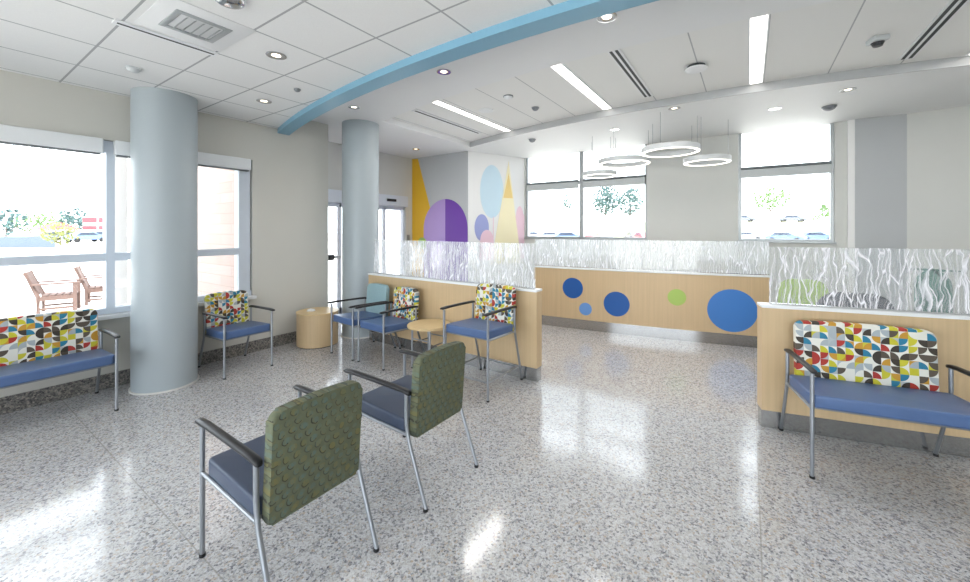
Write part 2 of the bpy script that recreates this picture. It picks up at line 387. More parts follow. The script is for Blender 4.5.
# main tile ceiling behind the curved beam
xs = [-5.68 + (XR + 5.68) * i / 40 for i in range(41)]
bm = B(); prism(bm, [(x, beam(x) + .01) for x in xs] + [(XR, YB), (-5.68, YB)], ZC, ZC + .04); struct('ceiling', bm, M['tile'])
def strip(bm, fa, fb, xs, z0, z1):
    for x0, x1 in zip(xs, xs[1:]): prism(bm, [(x0, fa(x0)), (x1, fa(x1)), (x1, fb(x1)), (x0, fb(x0))], z0, z1)
bm = B()
prism(bm, [(x, beam(x)) for x in xs] + [(x, beam(x) + .175) for x in xs[::-1]], 3.095, 3.45)
struct('trim_1', bm, M['beam'], smooth=30)
XT = -4.80
xs1 = [-6.9, -6.2, -5.5, XT] + [XT + (XR - XT) * i / 40 for i in range(1, 41)]
bm = B()
strip(bm, lambda x: beam(x) + .1, lambda x: near(x) if x >= XT - 1e-6 else near(XT), xs1, ZS, ZS + .14)
prism(bm, [(-6.9, near(XT)), (XT, near(XT)), (XT, far_(XT)), (-6.9, far_(XT))], ZS, ZS + .14)
strip(bm, lambda x: far_(x) if x >= XT - 1e-6 else far_(XT), lambda x: 8.4, xs1, ZS, ZS + .14)
struct('ceiling_soffit', bm, M['soffit'])
bm = B(); pts_ = [(x, far_(x) - .012) for x in xs1 if x >= XT] ; prism(bm, pts_ + [(x, y + .016) for x, y in pts_[::-1]], ZS - .001, ZT); struct('trim_3', bm, M['shaded_fascia'], smooth=30)  # separate band on the tray's far edge, shade put into its colour
struct('ceiling_tray', prism(B(), [(XT - .05, near(XT) - .1), (XR, near(XT) - .6), (XR, 7.3), (XT - .05, 7.0)], ZT, ZT + .04) , M['tray'])

# left wall with its long window
YW0, YW1 = -2.86, 2.66
bm = B()
box(bm, -5.88, -5.68, YB, 3.83, 0, .77); box(bm, -5.88, -5.68, YB, 3.83, 2.65, 3.5)
box(bm, -5.88, -5.68, YW1, 3.83, .77, 2.65); box(bm, -5.88, -5.68, YB, YW0, .77, 2.65)
struct('wall_left', bm, M['wall_left'])
struct('baseboard_left', box(B(), -5.68, -5.664, YB, 3.83, 0, .155), M['granite'])
struct('wall_return', box(B(), -6.96, -5.88, 3.63, 3.83, 0, 3.5), M['wall'])
def window(idx, y0, y1, mull, side):
    pass
w = B(); box(w, -5.86, -5.60, YW0 - .02, YW1 + .02, .745, .785, .004); sill = struct('window_1', w, M['white'])
w = B()
box(w, -5.84, -5.70, YW0 + .004, YW1 - .004, 2.52, 2.646); box(w, -5.84, -5.70, YW0 + .004, YW1 - .004, .789, .85)
for y in (-2.8, -1.5, -.14, 1.22, 1.95, 2.57):
    t = .035 if y < 2.5 else .07
    box(w, -5.833, -5.706, y - t, y + t, .80, 2.6)
box(w, -5.82, -5.713, YW0 + .01, YW1 - .01, 1.355, 1.44)
struct('window_frame', w, M['frame'], sill)
struct('window_pane', box(B(), -5.785, -5.775, YW0, YW1, .8, 2.6), M['glass'], sill)
for n, (y0, y1) in enumerate(((-2.7, 1.15), (1.24, 2.62))):
    struct('shade_cassette', box(B(), -5.705, -5.63, y0, y1, 2.50, 2.655, .01), M['white'], sill)
    struct('shade_slot', box(B(), -5.70, -5.64, y0 + .02, y1 - .02, 2.485, 2.50), M['shade_dark'], sill)

# entry wall with sliding doors, in the recess beyond the left wall
bm = B(); box(bm, -6.96, -6.76, 3.83, 4.25, 0, 3.5); box(bm, -6.96, -6.76, 6.62, 7.03, 0, 3.5); box(bm, -6.96, -6.76, 4.25, 6.62, 2.47, 3.5)
struct('wall_entry', bm, M['wall'])
w = B(); box(w, -6.94, -6.70, 4.22, 6.65, 2.22, 2.47, .01); door = struct('door_1', w, M['frame'])
w = B()
for y in (4.27, 4.86, 5.43, 6.02, 6.60): box(w, -6.88, -6.80, y - .025, y + .025, 0, 2.22)
box(w, -6.88, -6.80, 4.25, 6.62, 0, .12); box(w, -6.88, -6.80, 4.25, 6.62, 2.14, 2.22)
struct('door_frame', w, M['frame'], door)
struct('door_pane', box(B(), -6.845, -6.835, 4.27, 6.6, .1, 2.2), M['glass'], door)
struct('motion_sensor', box(B(), -6.70, -6.66, 5.98, 6.24, 2.32, 2.38, .008), M['plastic_dark'], door)
w = B(); box(w, -6.80, -6.74, 4.36, 4.84, 1.12, 1.17, .006); struct('push_bar', w, M['frame_grey'], door)
w = B(); box(w, -6.80, -6.73, 4.55, 4.68, 1.09, 1.20, .006); struct('lock_case', w, M['plastic_dark'], door)

# mural walls
mw = struct('wall_mural', box(B(), -6.96, -5.07, 6.83, 7.03, 0, 3.5), M['wall_grey'])
UA = (Vector((-6.76, 6.83, 0)), Vector((1, 0, 0)), Vector((0, -1, 0)))
e = Vector((.60, 1.45, 0)).normalized(); UB = (Vector((-5.07, 6.83, 0)), e, Vector((e.y, -e.x, 0)))
p0 = Vector((-5.07, 6.83, 0)); p1 = p0 + e * 1.60; nn = -UB[2] * .2
mb = struct('wall_mural_side', prism(B(), [p0.xy, p1.xy, (p1 + nn).xy, (p0 + nn).xy], 0, 3.5), M['wall_white'])
def paint(name, fr, pts, mat, parent, lift=.003):
    o, ex, n = fr; bm = B(); rings = []
    for d in (0.0005, lift): rings.append([bm.verts.new(o + ex * t + n * d + Vector((0, 0, z))) for t, z in pts])
    bm.faces.new(rings[0]); bm.faces.new(rings[1]); k = len(pts)
    for i in range(k): bm.faces.new((rings[0][i], rings[0][(i + 1) % k], rings[1][(i + 1) % k], rings[1][i]))
    return obj(name, bm, mat, parent, None)
def ell(cx, cz, rx, rz, a0=0, a1=360, n=40): return [(cx + rx * math.cos(math.radians(a0 + (a1 - a0) * i / n)), cz + rz * math.sin(math.radians(a0 + (a1 - a0) * i / n))) for i in range(n + (0 if a1 - a0 == 360 else 1))]
paint('painted_cone', UA, [(.01, 0), (1.3, 0), (.20, 3.38), (.01, 3.39)], M['mural_yellow'], mw)
paint('painted_arch', UA, ell(1.05, 1.70, .66, .68, 90, 180) + [(.39, 0), (1.05, 0)], M['mural_lilac'], mw, .006)
paint('painted_arch', UA, [(1.05, 0), (1.68, 0)] + ell(1.05, 1.70, .63, .68, 0, 90), M['mural_purple'], mw, .006)
paint('painted_spot', UA, ell(.34, 1.36, .14, .14), M['mural_green'], mw, .007)
paint('painted_oval', UB, ell(.63, 2.55, .32, .60), M['mural_paleblue'], mb)
paint('painted_oval', UB, ell(.355, 1.73, .19, .30), M['mural_violet'], mb, .004)
paint('painted_hill', UB, [(.28, 1.0), (.70, 1.0)] + ell(.49, 1.44, .18, .24, 0, 180), M['mural_pink'], mb, .006)
paint('painted_cone', UB, [(.60, .9), (1.48, .9), (1.10, 3.28)], M['mural_cream'], mb, .005)
paint('painted_cone_tip', UB, [(.95, 2.42), (1.22, 2.42), (1.10, 3.0)], M['mural_gold'], mb, .007)
paint('painted_arch', UB, [(1.35, 1.0), (1.58, 1.0), (1.58, 2.0)] + ell(1.43, 1.9, .12, .34, 30, 180), M['mural_pink'], mb, .004)
paint('painted_stripe', UB, [(.66, 1.3), (.675, 1.3), (.675, 1.98), (.66, 1.98)], M['mural_pink'], mb, .005)
w = B(); box(w, -6.76, -6.745, 6.66, 6.74, 1.42, 1.56, .004); wp = obj('switch_plate', w, M['steel']); tag(wp, 'small metal access switch plate on the wall beside the yellow painted cone', 'switch')

# far wall with its windows
YF = 8.28; bm = B()
for x0, x1, z0, z1 in ((-4.47, 4.7, 0, 1.49), (-1.69, -.16, 1.49, 3.5), (1.13, 1.36, 1.49, 3.5), (-4.47, -4.44, 1.49, 3.5)): box(bm, x0, x1, YF, YF + .2, z0, z1)
struct('wall_far', bm, M['wall'])
struct('trim_2', box(B(), 1.28, 1.36, YF - .05, YF + .02, 0, 3.4), M['wall_white'])
struct('wall_far_grey', prism(B(), [(1.36, YF - .06), (1.93, YF - .02), (1.93, YF + .2), (1.36, YF + .2)], 0, 3.5), M['wall_grey'])
struct('wall_far_right', prism(B(), [(1.93, YF - .02), (4.7, 7.75), (4.7, 8.0), (1.93, YF + .2)], 0, 3.5), M['wall'])
def far_window(name, x0, x1, mulls, blinds):
    w = B(); box(w, x0 - .02, x1 + .02, YF - .03, YF + .12, 1.465, 1.495, .004); s = struct(name, w, M['frame_grey'])
    w = B()
    for x in [x0 + .025, x1 - .025]: box(w, x - .022, x + .024, YF + .035, YF + .145, 1.50, 3.42)
    for x in mulls: box(w, x - .045, x + .045, YF + .026, YF + .155, 1.50, 3.42)
    box(w, x0 + .002, x1 - .002, YF + .03, YF + .15, 2.70, 2.77); box(w, x0 + .002, x1 - .002, YF + .03, YF + .15, 1.497, 1.53)
    struct('window_frame', w, M['frame_grey'], s)
    struct('window_pane', box(B(), x0, x1, YF + .085, YF + .093, 1.5, 3.42), M['glass'], s)
    for a, b in blinds:
        struct('shade_cassette', box(B(), a, b, YF - .04, YF + .03, 2.60, 2.74, .006), M['shade'], s)
        struct('shade_slot', box(B(), a, b, YF - .045, YF + .03, 2.745, 2.785), M['shade_dark'], s)
far_window('window_2', -4.44, -1.69, [-3.06], [(-4.38, -3.12), (-3.0, -1.72)])
far_window('window_3', -.16, 1.13, [], [(-.12, 1.09)])
# right and back walls (behind the photographer), back glazing added for fill light
bm = B(); box(bm, XR, XR + .2, YB, 8.4, 0, 3.5); struct('wall_right', bm, M['wall'])
bm = B(); box(bm, -5.88, XR + .2, YB - .2, YB, 3.0, 3.5); box(bm, -5.88, -5.2, YB - .2, YB, 0, 3.0); box(bm, XR - .4, XR + .2, YB - .2, YB, 0, 3.0); box(bm, -5.2, XR - .4, YB - .2, YB, 0, .15)
struct('wall_back', bm, M['wall'])
w = B()
for i in range(7): x = -5.2 + i * 1.567; box(w, x - .03, x + .03, YB - .15, YB - .05, .15, 3.0)
box(w, -5.2, XR - .4, YB - .15, YB - .05, 2.2, 2.26); bw = struct('added_fill_window', w, M['frame_grey'])
struct('window_pane', box(B(), -5.2, XR - .4, YB - .105, YB - .095, .15, 3.0), M['glass'], bw)

# ------------------------------------------------------------------ columns
for (x, y, ztop, lab) in ((-5.31, 1.58, ZC, 'large round silver-grey column by the left window, right of the long sofa'), (-5.22, 4.11, ZS, 'large round silver-grey column at the end of the left reception desk')):
    t = thing('round_column', lab, 'column', (x, y, 0))
    obj('column_shaft', cyl(B(), 0, 0, .012, ztop, .286, seg=96), M['column'], t)
    obj('base_ring', cyl(B(), 0, 0, 0, .014, .302, seg=96), M['concrete'], t)

# ------------------------------------------------------------------ seating
FL, YP, FR = -.355, .18, .345                    # front leg, back post, rear foot (local y)
def seat_unit(kind, label, cat, loc, rz, W=.53, seat='blue', back='patch_fine', hs=0, group=None, backtop=.905, backin=.02, FL=-.345):
    t = thing(kind, label, cat, loc, rz, group); h = W / 2; r = .0125; dF = FL + .355
    for s in (-1, 1):
        x = s * h
        o = obj('leg', tube(B(), [(x, FL, .012), (x, FL, .675 + hs)], r, 12), M['steel'], t)
        obj('glide', cyl(B(), x, FL, 0, .016, .0155, seg=14), M['black'], o)
        pts = bend((x, YP, .675 + hs), (x, YP, .43 + hs), (x, FR, .012), 8, .10)
        o = obj('leg', tube(B(), pts, r, 12), M['steel'], t)
        obj('glide', cyl(B(), x, FR - .004, 0, .018, .0155, seg=14), M['black'], o)
        a = B(); prof = [(-.405, .693, .017), (-.39, .694, .021), (-.30, .697, .022), (-.1, .693, .021), (.1, .688, .021), (.17, .684, .022), (.20, .678, .020), (.212, .672, .012)]
        rings = []
        for y, z, hw in prof:
            th = .011 if -.40 < y < .205 else .006
            ring = [(hw, 0), (hw * .8, th), (0, th * 1.25), (-hw * .8, th), (-hw, 0), (-hw * .7, -th), (hw * .7, -th)]
            rings.append([a.verts.new((x + p, y + (dF if y < 0 else 0), z + hs + q)) for p, q in ring])
        for A, D in zip(rings, rings[1:]):
            for k in range(7): a.faces.new((A[k], A[(k + 1) % 7], D[(k + 1) % 7], D[k]))
        a.faces.new(rings[0]); a.faces.new(rings[-1]); obj('armrest', a, M['black'], t, 60)
        obj('side_rail', tube(B(), [(x, FL, .435 + hs), (x, YP + .005, .415 + hs)], .011, 10), M['steel'], t)
    for y, z in ((FL + .05, .428), (YP - .02, .412)):
        obj('cross_rail', tube(B(), [(-h, y, z + hs), (h, y, z + hs)], .010, 10), M['steel'], t)
    c = B(); slab_pts = rrect(-h + .002, h - .002, -.335, .165, .03, seg=4)
    a = [c.verts.new((x, y, .437 + hs)) for x, y in slab_pts]; b = [c.verts.new((x, y, .525 + hs)) for x, y in slab_pts]
    c.faces.new(a); c.faces.new(b); n = len(a)
    for i in range(n): c.faces.new((a[i], a[(i + 1) % n], b[(i + 1) % n], b[i]))
    es = [e_ for e_ in c.edges if (e_.verts[0] in a and e_.verts[1] in a) or (e_.verts[0] in b and e_.verts[1] in b)]
    bmesh.ops.bevel(c, geom=es, offset=.018, segments=4, affect='EDGES', profile=.6)
    for v in c.verts: v.co.z -= (v.co.y + .335) * .05
    obj('seat_cushion', c, M[seat], t, 50)
    hw = h - .028 if W < .7 else h - backin
    zb = .39 + hs
    obj('backrest', slab(B(), rrect(-hw, hw, zb, backtop + hs - .014, .04, .014, rbot=.015), .172, .232, .016, (zb, .075)), M[back], t, 50)
    return t
chairA = seat_unit('armchair', 'olive-backed armchair nearest the camera, left of its twin', 'chair', (-1.973, 1.12, 0), -R90, seat='navy', back='olive', FL=-.38)
chairB = dup(chairA, 'olive-backed armchair right of and behind its twin, mid floor', (-1.955, 2.01, 0), -R90)
seat_unit('armchair', 'armchair with multicoloured patchwork back against the wall under the window', 'chair', (-5.26, 2.265, 0), R90)
seat_unit('armchair', 'armchair with plain pale aqua back at the left desk', 'chair', (-4.465, 3.575, 0), math.radians(-4), W=.50, back='aqua')
seat_unit('armchair', 'armchair with patchwork back between the aqua chair and small round table', 'chair', (-3.875, 3.56, 0), math.radians(-3), W=.50)
hip = seat_unit('tall_armchair', 'tall armchair with patchwork back and foot bars at the desk end', 'chair', (-2.405, 3.535, 0), 0, W=.56, hs=.165, backtop=.90)
h = .28
for s in (-1, 1): obj('foot_bar', tube(B(), [(s * h, FL, .19), (s * h, FR - .06, .17)], .009, 8), M['steel'], hip)
obj('foot_bar', tube(B(), [(-h, FL, .19), (h, FL, .19)], .009, 8), M['steel'], hip)
obj('foot_bar', tube(B(), [(-h, FR - .08, .17), (h, FR - .08, .17)], .009, 8), M['steel'], hip)
seat_unit('loveseat', 'loveseat with patchwork back and blue seat under the left window', 'sofa', (-5.25, .60, 0), R90, W=.98, back='patch')
seat_unit('loveseat', 'loveseat with patchwork back and blue seat against the right desk', 'sofa', (.757, 3.885, 0), math.radians(11), W=.95, back='patch', hs=.04, backtop=.925, backin=.06)

# drum table and round side table
t = thing('drum_table', 'low light wood drum table in the corner by the column', 'table', (-5.30, 3.40, 0))
obj('drum', cyl(B(), 0, 0, .012, .47, .285, seg=72), M['maple'], t)
obj('tabletop', cyl(B(), 0, 0, .47, .488, .292, seg=72), M['maple_top'], t)
obj('plinth', cyl(B(), 0, 0, 0, .012, .27, seg=72), M['plastic_dark'], t)
pp = obj('folded_leaflet', slab(B(), [(-.05, 0), (.05, 0), (.035, .022), (-.03, .03)], -.04, .04, 0), M['white']); pp.location = (-5.36, 3.33, .489); pp.rotation_euler = (0, 0, .5)
tag(pp, 'small white paper item lying on top of the low wooden drum table', 'paper')
t = thing('side_table', 'small round light wood table on four steel legs beside the tall armchair', 'table', (-3.27, 3.60, 0))
c = cyl(B(), 0, 0,   .502, .53, .268, seg=64); bmesh.ops.bevel(c, geom=[e_ for e_ in c.edges if abs(e_.verts[0].co.z - e_.verts[1].co.z) < 1e-5 and len(e_.link_faces) == 2 and e_.calc_length() < .05], offset=.006, segments=2, affect='EDGES')
obj('tabletop', c, M['maple_top'], t)
for a, b in ((-1, -1), (1, -1), (1, 1), (-1, 1)):
    o = obj('leg', tube(B(), [(a * .145, b * .145, .012), (a * .145, b * .145, .503)], .0125, 12), M['steel'], t)
    obj('glide', cyl(B(), a * .145, b * .145, 0, .014, .015, seg=14), M['black'], o)
for k, (a, b) in enumerate((((-1, -1), (1, -1)), ((1, -1), (1, 1)), ((1, 1), (-1, 1)), ((-1, 1), (-1, -1)))):
    z = .30 if k % 2 else .36
    obj('stretcher', tube(B(), [(a[0] * .145, a[1] * .145, z), (b[0] * .145, b[1] * .145, z)], .008, 8), M['steel'], t)

# ------------------------------------------------------------------ reception desks
def desk(label, path, H, th=.13, toe=.15, d0=0):
    t = thing('reception_desk', label, 'desk')
    P_ = smoothpts(path, 10) if len(path) > 2 else path
    obj('front_panel', band(B(), P_, .0, th, toe, H - .022), M['maple'], t, 25)
    obj('toe_kick', band(B(), P_, .015, th - .015, 0, toe), M['brush'], t, 25)
    obj('countertop', band(B(), P_, -.012, th + .012, H - .022, H), M['white'], t, 25)
    return t, P_
def screen(label, path, z0, z1, mat):
    t = thing('glass_screen', label, 'glass screen')
    obj('glass_panel', band(B(), path, 0, .010, z0 + .008, z1), M[mat], t, 25)
    obj('channel', band(B(), path, -.006, .016, z0, z0 + .012), M['chrome'], t, 25)
    return t
LP = [(-4.85, 3.965), (-3.9, 3.935), (-2.9, 3.905), (-1.95, 3.90)]
dk, P1 = desk('curved oak-veneer reception desk at left, behind the row of chairs', LP, 1.02)
screen('tall etched reed-pattern glass screen standing on the left desk', offset(smoothpts([(-4.80, 3.965), (-3.9, 3.935), (-2.9, 3.905), (-2.0, 3.90)], 10), .06), 1.02, 1.535, 'etched_fine')
RP = [(.09, 4.10), (1.36, 4.405), (2.6, 4.78), (3.9, 5.3)]
dk, P2 = desk('oak-veneer reception desk at right, behind the loveseat', RP, 1.05)
screen('etched branch-pattern glass screen standing on the right desk', offset(smoothpts([(.16, 4.115), (1.36, 4.405), (2.6, 4.78), (3.9, 5.3)], 10), .06), 1.05, 1.545, 'etched')
fc = lambda x: 6.30 + .06 * (x + 3.2) + .026 * (x + 3.2) ** 2
FP = [(x, fc(x)) for x in [-3.2 + i * .1917 for i in range(19)]]
t = thing('reception_desk', 'long curved oak-veneer desk in the centre back with coloured dots', 'desk')
obj('front_panel', band(B(), FP, 0, .13, .17, 1.015), M['maple'], t, 25)
obj('toe_kick', band(B(), FP, .012, .12, 0, .17), M['brush'], t, 25)
obj('countertop', band(B(), FP, -.012, .142, 1.015, 1.037), M['white'], t, 25)
def dot(x, z, r, mat, lab):
    bm = B(); rings = []
    pts = ell(0, 0, r, r, n=48)
    for d in (.0015, .005):
        rings.append([bm.verts.new((x + p, fc(x + p) - d, z + q)) for p, q in pts])
    cf = bm.verts.new((x, fc(x) - .005, z)); n = len(pts)
    for i in range(n):
        bm.faces.new((rings[1][i], rings[1][(i + 1) % n], cf)); bm.faces.new((rings[0][i], rings[0][(i + 1) % n], rings[1][(i + 1) % n], rings[1][i]))
    o = obj('decorative_dot', bm, mat, t, 25); o['label'] = lab
for x, z, r, m, lab in ((-2.494, .692, .175, 'dot_navy', 'dark blue dot, upper left'), (-2.277, .355, .105, 'dot_sky', 'small light blue dot'), (-1.781, .483, .20, 'dot_navy', 'dark blue dot, middle'),
                        (-.913, .657, .125, 'dot_green', 'small lime green dot'), (-.205, .513, .31, 'dot_mid', 'large mid blue dot')): dot(x, z, r, M[m], lab)
screen('long curved etched glass screen standing on the centre back desk', offset(FP, .06), 1.037, 1.52, 'etched_fine')

# office chairs behind the right desk
def office_chair(label, loc, rz, mat, top=1.10, w=.25):
    t = thing('office_chair', label, 'chair', loc, rz)
    obj('backrest', slab(B(), rrect(-w, w, .56, top, .14, .02, rbot=.1), .19, .24, .02, (.56, .1)), M[mat], t, 50)
    obj('seat_cushion', box(B(), -w, w, -.24, .24, .44, .52, .03, 3), M[mat], t, 50)
    obj('gas_column', cyl(B(), 0, 0, .10, .45, .03, seg=20), M['plastic_dark'], t)
    obj('back_bracket', box(B(), -.04, .04, .16, .26, .42, .62, .01), M['plastic_dark'], t)
    for i in range(5):
        a = math.radians(72 * i + 10); c_, s_ = math.cos(a), math.sin(a)
        o = obj('base_leg', tube(B(), [(0, 0, .11), (.28 * c_, .28 * s_, .07)], .018, 8), M['plastic_dark'], t)
        obj('caster', cyl(B(), .28 * c_, .28 * s_, 0, .06, .022, seg=14), M['black'], o)
office_chair('dark blue office chair whose rounded back shows above the right desk', (.76, 5.15, 0), math.radians(190), 'darkmesh', 1.09, .28)
office_chair('lime green office chair behind the centre desk, beside the large blue dot', (.58, 7.05, 0), math.radians(185), 'dot_green', 1.0, .27)
office_chair('teal office chair seen through the etched glass at far right', (1.55, 5.75, 0), math.radians(160), 'teal', 1.30, .12)

# ------------------------------------------------------------------ ceiling fittings
def strip_light(x, y0, y1, lab):
    t = thing('strip_light', lab, 'ceiling light', (x, 0, ZT))
    f = B(); box(f, -.075, -.062, y0, y1, -.012, .0); box(f, .062, .075, y0, y1, -.012, 0); obj('light_frame', f, M['white'], t)
    obj('diffuser', box(B(), -.062, .062, y0, y1, -.008, -.001), M['lamp'], t)
    d = bpy.data.lights.new('strip_lamp', 'AREA'); d.shape = 'RECTANGLE'; d.size = .11; d.size_y = y1 - y0 - .6; d.energy = 14; d.color = (1, .97, .93)
    o = bpy.data.objects.new('strip_lamp', d); C.objects.link(o); o.parent = t; o.location = (0, (y0 + y1) / 2, -.02)
for x, y0, lab in ((-3.65, 4.05, 'leftmost long strip light in the recessed ceiling, above the left desk'), (-1.75, 3.82, 'long strip light left of the twin-slot air grille in the recessed ceiling'),
                   (.07, 3.90, 'long strip light right of the round white ceiling speaker'), (1.93, 4.15, 'rightmost long strip light cut by the photo edge')):
    strip_light(x, y0, far_(x) - .06, lab)
def slot_grille(x, y0, y1, lab, n=2, z=ZT, w=.05):
    t = thing('slot_grille', lab, 'air grille', (x, 0, z))
    obj('grille_frame', box(B(), -w - .012, w + .012, y0, y1, -.010, -.001), M['white'], t)
    for i in range(n):
        c_ = (i - (n - 1) / 2) * (1.1 * w); obj('slot', box(B(), c_ - w * .28, c_ + w * .28, y0 + .02, y1 - .02, -.013, -.009), M['dark'], t)
slot_grille(-1.13, 3.95, 5.62, 'twin-slot air grille between two strip lights above the central gap')
slot_grille(1.37, 4.1, 5.9, 'twin-slot air grille beside the security camera at right')
slot_grille(-4.19, 4.28, 5.99, 'single-slot dark air grille left of the leftmost strip light', 1)
slot_grille(-3.68, .80, 1.44, 'short slot grille beside the square air vent', 1, ZC, .03)
def downlight(x, y, z, lab, lit=True, power=9):
    t = thing('downlight', lab, 'ceiling light', (x, y, z))
    b = B(); o_, i_ = [], []
    N = 32
    R = [(.078, 0), (.078, -.006), (.064, -.009), (.034, -.001)]
    rr = [[b.verts.new((r * math.cos(2 * math.pi * k / N), r * math.sin(2 * math.pi * k / N), zz)) for k in range(N)] for r, zz in R]
    for A, D in zip(rr, rr[1:]):
        for k in range(N): b.faces.new((A[k], A[(k + 1) % N], D[(k + 1) % N], D[k]))
    obj('trim_ring', b, M['chrome'], t, 30)
    obj('lens', cyl(B(), 0, 0, -.003, -.001, .036, seg=32), M['down_lamp'] if lit else M['white'], t)
    d = bpy.data.lights.new('downlight_lamp', 'SPOT'); d.energy = power; d.spot_size = math.radians(120); d.spot_blend = .8; d.shadow_soft_size = .06; d.color = (1, .93, .84)
    o = bpy.data.objects.new('downlight_lamp', d); C.objects.link(o); o.parent = t; o.location = (0, 0, -.03)
for x, y, z, lab in ((-3.29, 1.73, ZC, 'downlight in the tile ceiling right of the square air vent'), (-4.58, 2.27, ZC, 'downlight in the tile ceiling between the column and the blue beam'),
                     (-2.73, 3.24, ZS, 'downlight beside the middle of the blue beam'), (-.943, 3.138, ZS, 'downlight beside the blue beam at the top of the picture'),
                     (-4.56, 3.48, ZS, 'downlight just in front of the second column'), (-5.86, 6.04, ZS, 'downlight in front of the yellow painted cone'),
                     (-1.9, 6.75, ZS, 'downlight over the left end of the long centre desk'), (-.87, 5.98 + .06, ZS, 'downlight just beyond the recessed ceiling edge, above the largest ring pendant'),
                     (1.0, 6.42, ZS, 'downlight above the right end of the far wall window'), (.30, 6.85, ZS, 'faint downlight left of the grey ceiling dome at right'),
                     (-2.2, -.6, ZC, 'added fill downlight behind the camera, left side'), (1.6, -.6, ZC, 'added fill downlight behind the camera, right side'), (1.6, 1.4, ZC, 'added fill downlight in the tile ceiling to the right of the camera'), (-4.4, -.8, ZC, 'added fill downlight over the left window side behind the camera')):  # this row is out of view, added to fill the room with light
    downlight(x, y, z, lab)
# square air vent with curved blades
t = thing('air_vent', 'square ceiling air vent with metal blades above the first column', 'air vent', (-3.30, 1.16, ZC))
f = B(); 
for a in ((-.17, .17, -.17, -.13), (-.17, .17, .13, .17), (-.17, -.13, -.13, .13), (.13, .17, -.13, .13)): box(f, a[0], a[1], a[2], a[3], -.012, -.001, .003)
obj('vent_frame', f, M['frame_grey'], t)
obj('vent_cavity', box(B(), -.135, .135, -.135, .135, -.004, -.001), M['plastic_dark'], t)
for i in range(5):
    y = -.10 + i * .05; s_ = B(); slab(s_, [(-.125, -.004), (.125, -.004), (.125, 0), (-.125, 0)], y - .004, y + .012, 0)
    for v in s_.verts: v.co.z += -.004 + (v.co.y - y) * .7 - .016
    obj('vent_blade', s_, M['frame_grey'], t)
f = B()
box(f, -.3, .3, -.27, .27, -.006, -.001, .002); vp = obj('vent_panel', f, M['soffit'], t)
def dome(name, x, y, z, r, hgt, mat, lab, cat, collar=None):
    t = thing(name, lab, cat, (x, y, z)); b = B(); N = 28; rings = []
    for i in range(7):
        a = i / 6 * math.pi / 2 * .98; rings.append([b.verts.new((r * math.cos(a) * math.cos(2 * math.pi * k / N), r * math.cos(a) * math.sin(2 * math.pi * k / N), -.012 - hgt * math.sin(a))) for k in range(N)])
    for A, D in zip(rings, rings[1:]):
        for k in range(N): b.faces.new((A[k], A[(k + 1) % N], D[(k + 1) % N], D[k]))
    b.faces.new(rings[0]); b.faces.new(rings[-1]); obj('dome', b, M[mat], t, 50)
    obj('mounting_plate', cyl(B(), 0, 0, -.013, -.001, r * 1.12, seg=28), M[collar or mat], t)
    return t
dome('ceiling_speaker', -2.73, 1.14, ZC, .085, .03, 'chrome', 'round chrome fitting in the tile ceiling at the top edge', 'ceiling fitting', 'white')
dome('smoke_detector', -4.62, 1.14, ZC, .05, .03, 'shade', 'small grey smoke detector in the tile ceiling above the first column', 'smoke detector')
dome('sprinkler_head', -3.90, 2.27, ZC, .03, .02, 'plastic_grey', 'small sprinkler cap in the tile ceiling near the blue beam', 'sprinkler')
dome('smoke_detector', -2.70, 4.55, ZT, .06, .03, 'white', 'white smoke detector in the recessed ceiling between strip lights', 'smoke detector', 'plastic_grey')
dome('security_camera', -2.62, 5.2, ZT, .05, .04, 'plastic_grey', 'grey dome camera in the recessed ceiling near its far edge', 'camera')
dome('ceiling_speaker', -3.30, 4.9, ZT, .10, .01, 'white', 'flat white round ceiling plate beside the leftmost strip light', 'ceiling fitting')
dome('security_camera', -3.40, 6.62, ZS, .06, .05, 'plastic_grey', 'grey dome camera on the outer ceiling band before the left windows', 'camera')
dome('security_camera', .92, 7.15, ZS, .075, .05, 'plastic_grey', 'grey dome camera on the outer ceiling above the right window', 'camera')
t = dome('access_point', -.485, 4.87, ZT - .03, .10, .015, 'white', 'round white ceiling unit right of the twin-slot air grille', 'ceiling fitting', 'white')
obj('neck', cyl(B(), 0, 0, 0, .03, .09, seg=28), M['dark'], t)
t = thing('security_camera', 'white box camera with black lens at upper right', 'camera', (1.0, 5.10, ZT), .3)
obj('camera_housing', box(B(), -.06, .06, -.07, .07, -.05, -.001, .012, 3), M['shade'], t)
o = obj('camera_lens', cyl(B(), 0, 0, -.085, -.05, .034, .05, seg=24), M['plastic_dark'], t)
# ring pendants
def ring_pendant(x, y, z, r, lab):
    t = thing('ring_pendant', lab, 'pendant light', (x, y, z)); N = 72
    def ringmesh(prof):
        b = B(); rr = [[b.verts.new((q * math.cos(2 * math.pi * k / N), q * math.sin(2 * math.pi * k / N), zz)) for k in range(N)] for q, zz in prof]
        for A, D in zip(rr, rr[1:] + rr[:1]):
            for k in range(N): b.faces.new((A[k], A[(k + 1) % N], D[(k + 1) % N], D[k]))
        return b
    obj('ring_housing', ringmesh([(r, -.03), (r, .045), (r - .055, .045), (r - .055, -.03)]), M['shade'], t, 40)
    obj('ring_diffuser', ringmesh([(r - .004, -.040), (r - .004, -.030), (r - .051, -.030), (r - .051, -.040)]), M['ring_lamp'], t, 40)
    for k in range(3):
        a = math.radians(120 * k + 20); obj('cable', tube(B(), [((r - .03) * math.cos(a), (r - .03) * math.sin(a), .045), ((r - .03) * math.cos(a), (r - .03) * math.sin(a), ZS - z)], .003, 6), M['steel'], t)
ring_pendant(-1.0, 6.50, 2.90, .41, 'largest white ring pendant, high in the centre of the cluster')
ring_pendant(-.55, 7.02, 2.775, .33, 'white ring pendant at the right end of the cluster')
